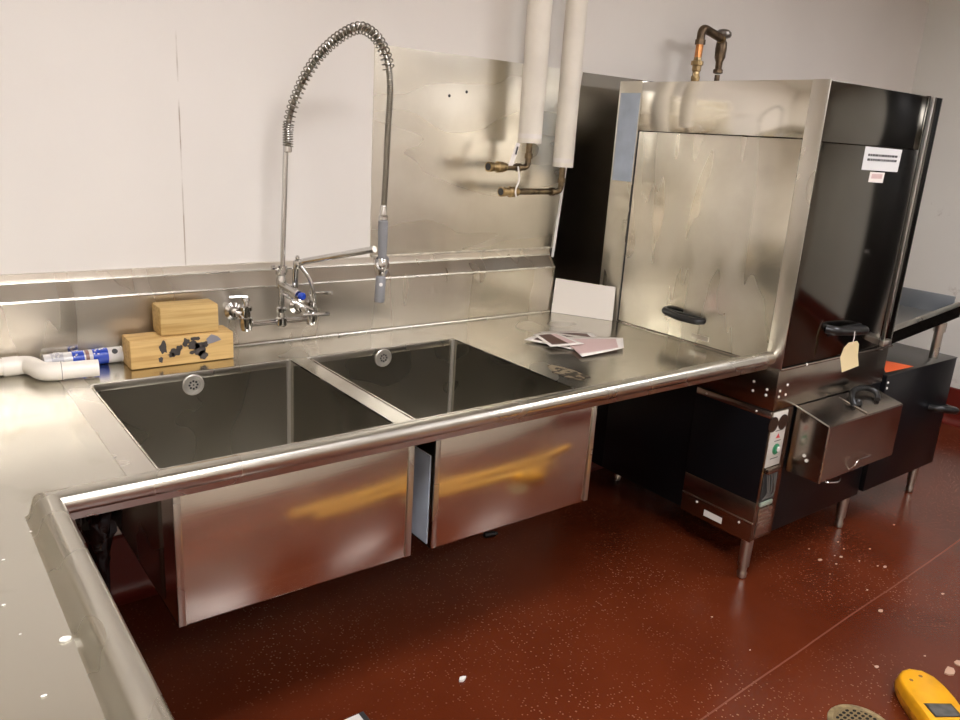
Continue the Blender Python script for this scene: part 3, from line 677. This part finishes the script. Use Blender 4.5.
for k in range(5):
    x = XM+.025+.015*k; tube(b, spline([(x, YM-.006, .452), (x+random.uniform(-.01, .01), YM-.014, .41), (x+random.uniform(-.015, .015), YM-.012, .37), (x, YM-.005, .345)], 5), .0025, 6)
link('wiring', b, simple('wire_insulation', (.12, .12, .11), .3), cr)
b = NB(); box(b, (XM+.015, YM-.010, .318), (XM+.090, YM-.001, .336), .002); link('terminal_block', b, simple('terminal_green', (.30, .36, .30), .35), dw)
b = NB(); box(b, (XM+.018, YM-.004, .190), (XM+.112, YM-.0005, .305), .001)
for k in range(5): box(b, (XM+.022, YM-.0055, .222+.017*k), (XM+.108, YM-.003, .232+.017*k))
link('vent_louvre', b, M['trimsteel'], dw)
# protruding scrap box with sloping lid
sb = NB(); x0, x1 = 2.490, 3.045
prof = [(YM+.001, .438), (YM+.001, .699), (YM-.142, .662), (YM-.142, .438)]
prism(sb, [(x0, y, z) for y, z in prof], (x1-x0, 0, 0))
bmesh.ops.bevel(sb, geom=sb.edges[:], offset=.003, segments=2, affect='EDGES')
sbo = link('scrap_box', sb, steel('scrap_box_steel', col=(.42, .37, .32), r0=.14, r1=.24), dw)
b = NB(); tube(b, [(x0-.001, YM, .700), (x0-.001, YM-.142, .663)], .003, 8); tube(b, [(x0, YM-.1425, .662), (x0, YM-.1425, .44)], .003, 8); link('box_edge', b, M['rail'], sbo)
lz = lambda y: .699+(y-YM)*.037/.142
b = NB(); tube(b, spline([(2.76, YM-.085, lz(YM-.085)+.006), (2.78, YM-.06, lz(YM-.06)+.022), (2.85, YM-.030, lz(YM-.03)+.026), (2.93, YM-.035, lz(YM-.035)+.024), (2.96, YM-.065, lz(YM-.065)+.018), (2.93, YM-.090, lz(YM-.09)+.006)], 6), .011, 12)
turned(b, (2.80, YM-.075, lz(YM-.075)-.002), (0, .2, 1), [(0, .02), (.016, .018), (.022, .012), (.022, 0)], 16); link('lid_handle', b, M['blackrub'], sbo)
b = NB(); tube(b, [(2.76, YM-.02, lz(YM-.02)+.003), (2.77, YM-.135, lz(YM-.135)+.003)], .004, 8); link('lid_rod', b, M['chrome'], sbo)
for y, z in ((YM-.068, .524), (YM-.080, .508)):
    b = NB(); turned(b, (x0-.001, y, z), (-1, 0, 0), [(0, .0065), (.004, .006), (.004, 0)], 12); link('box_rivet', b, M['white'], sbo)
b = NB(); tube(b, bend([(2.70, YM-.143, .452), (2.70, YM-.160, .470), (2.71, YM-.162, .492), (2.82, YM-.162, .492), (2.82, YM-.143, .486)], .008, 4), .0032, 8); link('wire_pull', b, M['chrome'], sbo)
b = NB(); tube(b, bend([(2.56, YM-.10, .435), (2.56, YM-.14, .425), (2.62, YM-.15, .418), (2.655, YM-.14, .424), (2.66, YM-.10, .435)], .012, 4), .003, 8); link('wire_hook', b, M['chrome'], sbo)
def foot(b, x, y, z1):
    return turned(b, (x, y, 0), (0, 0, 1), [(0, .012), (.004, .017), (.022, .019), (.028, .016), (.05, .016), (.052, .021), (z1, .023)], 18)
for x, y, z1 in ((2.365, -1.09, .174), (3.125, -1.066, .172), (2.60, -.20, .172), (3.05, -.40, .172)):
    b = NB(); foot(b, x, y, z1); link('leg', b, M['rail'], dw)

# black cabinet to the right
bc = thing('heater_cabinet', 'low black steel cabinet right of the dishwasher under the exit table', 'cabinet', (3.5, -.8, 0))
link('cabinet_body', B((XE+.022, YM, .182), (3.85, -.45, .719), .003), M['black'], bc)
link('cabinet_lid', B((XE+.022, YM-.002, .719), (3.852, -.45, .723), .001), simple('dark_grey_steel', (.035, .033, .030), .32, .5), bc)
b = NB(); prism(b, [(3.215, YM-.0022, .700), (3.20, YM-.0022, .662), (3.36, YM-.0022, .690)], (0, .001, 0))
b.free(); b = NB(); prism(b, [(3.42, -.965, .7232), (3.215, -1.09, .7232), (3.45, -1.10, .7232)], (0, 0, .0006))
link('orange_sticker', b, M['orange'], bc, smooth=False)['label'] = 'bright orange triangular sticker'
for z in (.69, .665):
    b = NB(); turned(b, (3.19, YM-.001, z), (0, -1, 0), [(0, .006), (.003, .005), (.003, 0)], 10); link('screw', b, M['white'], bc)
b = NB(); tube(b, spline([(3.66, YM-.0, .50), (3.68, YM-.05, .505), (3.76, YM-.07, .49), (3.82, YM-.05, .475), (3.84, YM, .47)], 6), .018, 12); link('drain_handle', b, M['blackrub'], bc)
for x, y in ((3.83, -1.05), (3.80, -.55), (3.22, -.55)):
    b = NB(); foot(b, x, y, .184); link('leg', b, M['rail'], bc)

# exit table: sloping tray standing on the cabinet
et = thing('exit_table', 'sloping stainless exit table with one tubular leg right of the dishwasher', 'table', (3.5, -.75, .723))
def zt_(x): return .840+(x-3.14)*.098
def slab(x0, x1, y0, y1, d0, d1):
    b = NB(); pts = [(x0, y0, zt_(x0)+d0), (x1, y0, zt_(x1)+d0), (x1, y0, zt_(x1)+d1), (x0, y0, zt_(x0)+d1)]
    prism(b, pts, (0, y1-y0, 0)); return b
link('table_bed', slab(3.160, 3.85, -1.06, -.40, 0.0, .004), steel('exit_bed_steel', col=(.50, .50, .48), r0=.3, r1=.4), et, smooth=False)
link('table_rail', slab(3.160, 3.855, -1.085, -1.055, 0.0, .056), M['front'], et, smooth=False)
b = NB(); tube(b, [(3.160, -1.070, zt_(3.160)+.056), (3.855, -1.070, zt_(3.855)+.056)], .015, 12); link('rail_roll', b, M['rail'], et)
link('end_splash', B((3.842, -1.05, zt_(3.85)), (3.856, -.40, 1.002), .001), simple('blue_grey_steel', (.26, .28, .30), .35, .6), et)['label'] = 'blue-grey end splash'
link('rear_splash', slab(3.160, 3.85, -.41, -.40, 0, .10), M['tank'], et, smooth=False)
for x, y in ((3.715, -1.066), (3.74, -.44)):
    b = NB(); turned(b, (x, y, .7232), (0, 0, 1), [(0, .020), (zt_(x)-.7232-.045, .020), (zt_(x)-.7232-.045, .027), (zt_(x)-.7232-.003, .027)], 18); link('leg', b, M['rail'], et)

# cream tag tied to the front handle
b = NB(); prism(b, [(2.672, YM-.072, .945), (2.705, YM-.072, .952), (2.715, YM-.071, .940), (2.722, YM-.068, .895), (2.735, YM-.066, .855), (2.672, YM-.066, .828), (2.652, YM-.068, .885), (2.657, YM-.072, .925)], (0, .0015, 0))
b_tag = 0
tg = tag(recentre(link('paper_tag', b, M['tagpaper'], smooth=False)), 'cream paper tag hanging from the black front door handle', 'tag')
b = NB(); tube(b, [(2.688, YM-.071, .940), (2.692, YM-.069, .962), (2.696, YM-.060, .985)], .0015, 6); link('tag_string', b, M['paper'], tg)
tg.rotation_euler.z = -.5; tg.location.x -= .028; tg.location.y -= .012

# ------------------------------------------------------------------ things on the worktop
def woodblock(a, b2, mat, label):
    b = B(a, b2, .004, 2)
    for v in b.verts: v.co += Vector((noise.noise(v.co*20), noise.noise(v.co*23), noise.noise(v.co*19)))*.001
    o = recentre(link('wood_block', b, mat)); tag(o, label, 'wood block', 'two timber blocks by the backsplash'); return o
w1 = woodblock((.382, -.194, H+.0015), (.695, -.100, H+.091), M['wood'], 'longer timber block, bottom of the pair, its front smeared with dark tar')
b = NB(); random.seed(5)
def blot(b, cx, cz, rx, rz, seed, y=-.1946):
    n = 26; vs = []
    for k in range(n):
        a = 2*math.pi*k/n; r = 1+.6*noise.noise(Vector((math.cos(a)*1.6, math.sin(a)*1.6, seed)))
        vs.append((cx+rx*r*math.cos(a), y, cz+rz*r*math.sin(a)))
    prism(b, vs, (0, -.0012, 0))
for i, (cx_, cz_, rx, rz) in enumerate([(.478, .922, .012, .017), (.468, .885, .007, .008), (.500, .896, .010, .006), (.510, .902, .014, .014), (.526, .915, .009, .010), (.545, .932, .010, .014), (.566, .918, .020, .011), (.585, .905, .018, .018), (.596, .885, .013, .014), (.565, .897, .010, .006), (.604, .918, .009, .010), (.575, .940, .014, .006)]):
    blot(b, cx_, cz_, rx, rz, i*3.1)
b2 = b; o = link('tar_smear', b2, simple('dark_tar', (.06, .05, .045), .5), None, smooth=False); o.parent = w1; o.data.transform(Matrix.Translation(-w1.location))
b = NB(); prism(b, [(.608, -.1946, .935), (.624, -.1946, .949), (.644, -.1946, .940), (.655, -.1946, .928), (.630, -.1946, .921), (.612, -.1946, .918)], (0, -.0012, 0))
o = link('tape_scrap', b, M['tape'], None, smooth=False); o.parent = w1; o.data.transform(Matrix.Translation(-w1.location))
woodblock((.477, -.178, H+.0925), (.655, -.090, H+.181), M['wood2'], 'shorter clean timber block stacked on top of the tarred one')

# PVC pipe with elbow
pv = thing('pvc_pipe', 'white plastic waste pipe with an elbow lying on the left worktop', 'pipe', (.15, -.15, H))
zc = H+.0275
b = NB(); tube(b, [(-.30, -.098, zc), (.075, -.098, zc)], .024, 22); link('pipe_length', b, M['pvc'], pv)
b = NB(); turned(b, (.062, -.098, zc), (1, 0, 0), [(0, .024), (0, .0275), (.040, .0275)], 22)
tube(b, bend([(.10, -.098, zc), (.13, -.105, zc), (.150, -.192, zc), (.20, -.203, zc)], .03, 8), .0265, 22)
link('elbow', b, M['pvc'], pv)
b = NB(); turned(b, (.192, -.201, zc), (1, -.10, 0), [(0, .0270), (.004, .0275), (.006, .0245), (.098, .0245), (.098, .020), (.09, .020), (.09, 0)], 22); link('pipe_stub', b, M['pvc'], pv)
b = NB(); turned(b, (.1935, -.201, zc), (1, -.10, 0), [(0, .0278), (.002, .0278)], 22); link('joint_ring', b, simple('pvc_shadow_joint', (.30, .27, .23), .6), pv)

# sealant cartridge behind it
tb = thing('sealant_cartridge', 'sealant cartridge with blue print lying against the backsplash', 'cartridge', (.28, -.088, H))
o0 = Vector((.165, -.092, H+.0255)); d = Vector((1, .03, 0)).normalized()
b = NB(); turned(b, o0, d, [(0, .018), (.001, .0235), (.214, .0240)], 24); cb_ = link('cartridge_tube', b, M['tubeglass'], tb)
b = NB(); turned(b, o0+d*.214, d, [(0, .0245), (.004, .0245), (.004, .020), (.001, .018), (.001, 0)], 24); link('end_rim', b, M['white'], tb)
def band(a, c, mat, name, r=.0244):
    b = NB(); turned(b, o0+d*a, d, [(0, r), (c-a, r)], 24); return link(name, b, mat, cb_)
band(.020, .052, simple('grey_print', (.42, .41, .42), .3), 'grey_print')
band(.076, .108, M['blue'], 'blue_print'); band(.112, .122, simple('dark_red_print', (.25, .13, .10), .4), 'red_print'); band(.132, .175, M['blue'], 'blue_print')
random.seed(11); b = NB()
for k in range(46):
    s_ = random.choice([random.uniform(.078, .102), random.uniform(.134, .168), random.uniform(.024, .046)]); a = random.uniform(-2.6, -.3)
    w = random.uniform(.002, .007); rr = .0247
    p = o0+d*s_+Vector((0, math.cos(a)*rr, -math.sin(a)*rr)); box(b, p-Vector((0, .0012, .0012)), p+Vector((w, .0012, .0012)))
link('white_print', b, M['white'], cb_, smooth=False)
b = NB(); turned(b, o0+d*.194+Vector((0, -.0185, .0152)), (0, -.77, .63), [(0, .0085), (.0012, .0085), (.0012, .005), (.0014, .005)], 16); link('round_mark', b, M['dark'], cb_)

# leaflets
def leaflet(pts, z, mats, label, curl=.0):
    P = [Vector((x, y, z)) for x, y in pts]
    n = 8; b = NB(); g = [[None]*(n+1) for _ in range(n+1)]
    for i in range(n+1):
        for j in range(n+1):
            u, v = i/n, j/n; p = (P[0]*(1-u)+P[1]*u)*(1-v)+(P[3]*(1-u)+P[2]*u)*v
            p.z += curl*(math.sin(u*3.0+v)*.5+.5)*(1-v)*.6+curl*.6*u*u*v
            g[i][j] = b.verts.new(p)
    for i in range(n):
        for j in range(n): b.faces.new((g[i][j], g[i+1][j], g[i+1][j+1], g[i][j+1]))
    def printed(u0, u1, v0, v1, mi):
        for i in range(n):
            for j in range(n):
                if u0 <= i < u1 and v0 <= j < v1: idx.append((i, j, mi))
    idx = []
    if mats == 'photo': printed(1, 7, 1, 7, 2)
    elif mats == 'pink': printed(0, 7, 1, 7, 1)
    elif mats == 'mixed': printed(1, 5, 1, 7, 2); printed(5, 7, 1, 7, 1)
    b.faces.ensure_lookup_table()
    for i, j, mi in idx: b.faces[i*n+j].material_index = mi
    o = link('leaflet', b, [M['paper'], M['pink'], M['brownprint']], smooth=True)
    md = o.modifiers.new('t', 'SOLIDIFY'); md.thickness = .0008
    recentre(o); tag(o, label, 'paper', 'leaflets on the worktop'); return o
leaflet([(1.875, -.345), (2.060, -.445), (1.985, -.600), (1.80, -.50)], H+.0025, 'photo', 'dark-printed leaflet at the back of the pile, one white corner sticking out right', .012)
leaflet([(1.725, -.425), (1.90, -.365), (1.99, -.52), (1.81, -.60)], H+.005, 'photo', 'curled leaflet at the left end of the pile with a brown picture', .012)
leaflet([(1.875, -.46), (2.105, -.575), (1.985, -.690), (1.762, -.700)], H+.010, 'pink', 'pale pink leaflet on top and nearest the sink rail', .006)
leaflet([(1.79, -.40), (1.89, -.42), (1.87, -.60), (1.735, -.56)], H+.0145, 'mixed', 'folded leaflet with brown print overlapping the middle of the pile', .010)

# crumbs on the left worktop
def chip(name, x, y, z, r, mat, seed, h=.3):
    b = NB(); n = 7; vs = []
    for k in range(n):
        a = 2*math.pi*k/n; rr = r*(1+.5*noise.noise(Vector((math.cos(a)*2, math.sin(a)*2, seed*1.7)))); vs.append((x+rr*math.cos(a)*1.3, y+rr*math.sin(a)*.8, z))
    prism(b, vs, (0, 0, r*h))
    return recentre(link(name, b, mat, smooth=False))
for i, (x, y, r) in enumerate([(-.029, -1.47, .009), (-.017, -1.103, .004), (-.072, -1.185, .0035), (-.080, -1.423, .002), (-.075, -1.583, .004), (-.090, -1.33, .003)]):
    zz = H+.0005 if x <= -.07 else H+.0005+max(0, (x+.07))*1.15
    zz = H+.0006
    tag(chip('plaster_crumb', x, y, zz, r*.7, M['crumb'], i, .5), 'white plaster crumb on the left worktop beside its raised rail', 'crumb', 'white crumbs on the left worktop')

# ------------------------------------------------------------------ under the table
b = NB()
rings = []; n = 28; m = 26
for j in range(m):
    u = j/(m-1); z = .852-u*.60; w = .055+.02*math.sin(u*5)-.045*max(0, u-.45); ring = []
    for k in range(n):
        a = 2*math.pi*k/n; p = Vector((math.cos(a), math.sin(a), z*9))
        r = w*(1+.35*noise.noise(p*1.6)+.25*noise.noise(p*4.1))
        ring.append(b.verts.new((.203+.02*u+r*math.cos(a)*.78, -.43+r*math.sin(a), z)))
    rings.append(ring)
for r0, r1 in zip(rings, rings[1:]):
    for k in range(n): b.faces.new((r0[k], r0[(k+1) % n], r1[(k+1) % n], r1[k]))
b.faces.new(rings[0]); b.faces.new(list(reversed(rings[-1])))
tag(recentre(link('plastic_bag', b, M['bag'], angle=25)), 'crinkled black plastic bag hanging under the left worktop beside the sink', 'bag')

# ------------------------------------------------------------------ floor things
o = thing('floor_drain', 'round brass floor drain with a perforated grate beside the yellow tool', 'drain', (1.958, -1.793, 0))
b = NB(); turned(b, (1.958, -1.793, .0003), (0, 0, 1), [(0, .094), (.003, .092), (.004, .080), (.002, .078)], 40); link('drain_ring', b, simple('drain_brass', (.32, .24, .12), .5, .5, var=.4, vscale=40), o)
b = NB(); turned(b, (1.958, -1.793, .0005), (0, 0, 1), [(0, .078), (.0030, .078)], 40); link('drain_grate', b, M['grate'], o, smooth=False)

# yellow detector tool
ft = thing('detector_tool', 'yellow hand-held detector tool with a grey screen lying on the red floor', 'tool', (2.19, -1.90, 0))
top = [(2.182, -1.782), (2.205, -1.768), (2.232, -1.764), (2.262, -1.772), (2.286, -1.800), (2.288, -1.835), (2.268, -1.880), (2.238, -1.925), (2.205, -1.985), (2.165, -2.045), (2.13, -2.085), (2.09, -2.095), (2.055, -2.07), (2.036, -2.03), (2.045, -1.975), (2.075, -1.915), (2.115, -1.86), (2.15, -1.815)]
top = [(2.15+(x-2.15)*1.10, -1.93+(y+1.93)*(1.04 if y > -1.93 else .62)) for x, y in top]
cxm = sum(p[0] for p in top)/len(top); cym = sum(p[1] for p in top)/len(top)
b = NB(); lv = []
for z, s in ((.0005, .90), (.016, 1.00), (.034, 1.0), (.052, .955), (.062, .93), (.068, .86)):
    lv.append([b.verts.new((cxm+(x-cxm)*s, cym+(y-cym)*s, z)) for x, y in top])
for r0, r1 in zip(lv, lv[1:]):
    n = len(r0)
    for k in range(n): b.faces.new((r0[k], r0[(k+1) % n], r1[(k+1) % n], r1[k]))
b.faces.new(list(reversed(lv[0]))); b.faces.new(lv[-1])
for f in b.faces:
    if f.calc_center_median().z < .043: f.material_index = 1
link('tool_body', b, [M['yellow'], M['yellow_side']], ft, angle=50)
sc = [(2.128, -1.886), (2.190, -1.928), (2.163, -1.968), (2.100, -1.928)]
b = NB(); prism(b, [(x, y, .0682) for x, y in sc], (0, 0, .0015)); link('screen', b, M['screen'], ft, smooth=False)
b = NB(); c = Vector((sum(p[0] for p in sc)/4, sum(p[1] for p in sc)/4))
ov = [b.verts.new((c.x+(x-c.x)*1.14, c.y+(y-c.y)*1.14, .0683)) for x, y in sc]; b.faces.new(ov)
r = bmesh.ops.extrude_face_region(b, geom=b.faces[:])
for g in r['geom']:
    if isinstance(g, bmesh.types.BMVert): g.co.z += .0008
link('screen_bezel', b, M['blackrub'], ft, smooth=False)
wm = simple('worn_mark', (.16, .07, .02), .6)
for x, y in ((2.205, -1.808), (2.250, -1.815)):
    b = NB(); turned(b, (x, y, .0681), (0, 0, 1), [(0, .006), (.0008, .0055), (.0008, 0)], 10); link('tool_mark', b, wm, ft)

flakes = [(3.053, -1.251, .006), (2.873, -1.22, .009), (2.951, -1.19, .006), (2.959, -1.363, .011), (2.717, -1.414, .006), (2.62, -1.517, .012), (2.956, -1.592, .009), (3.38, -1.195, .007), (2.988, -1.143, .006), (2.94, -1.343, .006), (2.815, -1.109, .006), (2.482, -1.738, .006), (2.278, -1.676, .009), (2.037, -1.199, .005), (1.99, -1.39, .004), (2.77, -1.186, .012), (2.80, -1.24, .006), (2.86, -1.20, .005), (2.70, -1.27, .004), (2.91, -1.28, .005)]
for i, (x, y, r) in enumerate(flakes):
    tag(chip('paint_flake', x, y, .0004, r*.75, M['flake'], i+20, .15), 'small pale paint flake on the red floor right of the sinks', 'paint flake', 'paint flakes on the floor')
tag(chip('paint_flake', 2.462, -1.826, .0004, .019, M['flake'], 61), 'largest pale paint flake on the floor, beside the yellow tool', 'paint flake', 'large flakes by the tool')
tag(chip('paint_flake', 2.535, -1.822, .0004, .013, M['flake'], 65), 'second largest pale flake, at the right edge just behind the largest one', 'paint flake', 'large flakes by the tool')
tag(chip('paper_scrap', 1.086, -.992, .0004, .010, M['crumb'], 9, .8), 'tiny crumpled white scrap on the floor before the sinks', 'scrap')
b = NB(); turned(b, (1.675, -.325, .013), (1, -.25, 0), [(0, .006), (.004, .012), (.05, .012), (.054, .007), (.062, .007)], 14)
tag(recentre(link('pipe_plug', b, M['blackrub'])), 'small black cylinder lying on the floor below the right sink', 'plug')
b = NB(); box(b, (.62, -1.20, .0004), (.765, -.955, .006), .001)
pc = recentre(link('booklet', b, M['paper'])); tag(pc, 'white booklet on the floor at the bottom edge of the photo', 'booklet')
b = NB(); box(b, (.750, -1.20, .0062), (.765, -.955, .0070)); o = link('booklet_spine', b, M['dark'], None, smooth=False); o.parent = pc; o.data.transform(Matrix.Translation(-pc.location))

# two unseen amber boards, added to put amber stripes in the apron reflections
for cx_, cy_, ln_, wd, lab in ((1.93, -2.15, 1.40, .10, 'unseen amber board added on the floor for the lower amber stripe mirrored in the sink fronts'), (2.15, -2.38, 2.1, .15, 'wider unseen amber board added on the floor for the upper stripe mirrored in the sink fronts')):
    bo = recentre(link('added_board', B((cx_-ln_/2, cy_-wd/2, .0005), (cx_+ln_/2, cy_+wd/2, .026), .003), wood_mat('amber_board', (.74, .42, .08), (.60, .31, .05)))); tag(bo, lab, 'board', 'unseen boards added on the floor'); bo.rotation_euler.z = math.radians(12.5)

# ------------------------------------------------------------------ camera
cam = bpy.data.cameras.new('camera'); co = bpy.data.objects.new('camera', cam); COL.objects.link(co)
yaw, pit, rol = [math.radians(a) for a in (-37.97392188, -16.01888331, -3.62837806)]
Rz = Matrix.Rotation(yaw, 3, 'Z'); Rx = Matrix.Rotation(pit, 3, 'X'); Ry = Matrix.Rotation(rol, 3, 'Y')
R = Rz @ Rx @ Ry
right, fwd, up = R.col[0], R.col[1], R.col[2]
mw = Matrix(((right.x, up.x, -fwd.x, -.17858), (right.y, up.y, -fwd.y, -2.60094), (right.z, up.z, -fwd.z, 1.60643), (0, 0, 0, 1)))
co.matrix_world = mw
cam.sensor_width = 36; cam.lens = 789.026/960*36; cam.clip_start = .02; cam.clip_end = 60
S.camera = co

w = bpy.data.worlds.new('world'); S.world = w; w.use_nodes = True
w.node_tree.nodes['Background'].inputs['Color'].default_value = (.03, .026, .02, 1)
S.view_settings.view_transform = 'Standard'; S.view_settings.look = 'None'; S.view_settings.gamma = 1
S.view_settings.exposure = 0.0
S.view_settings.use_curve_mapping = False
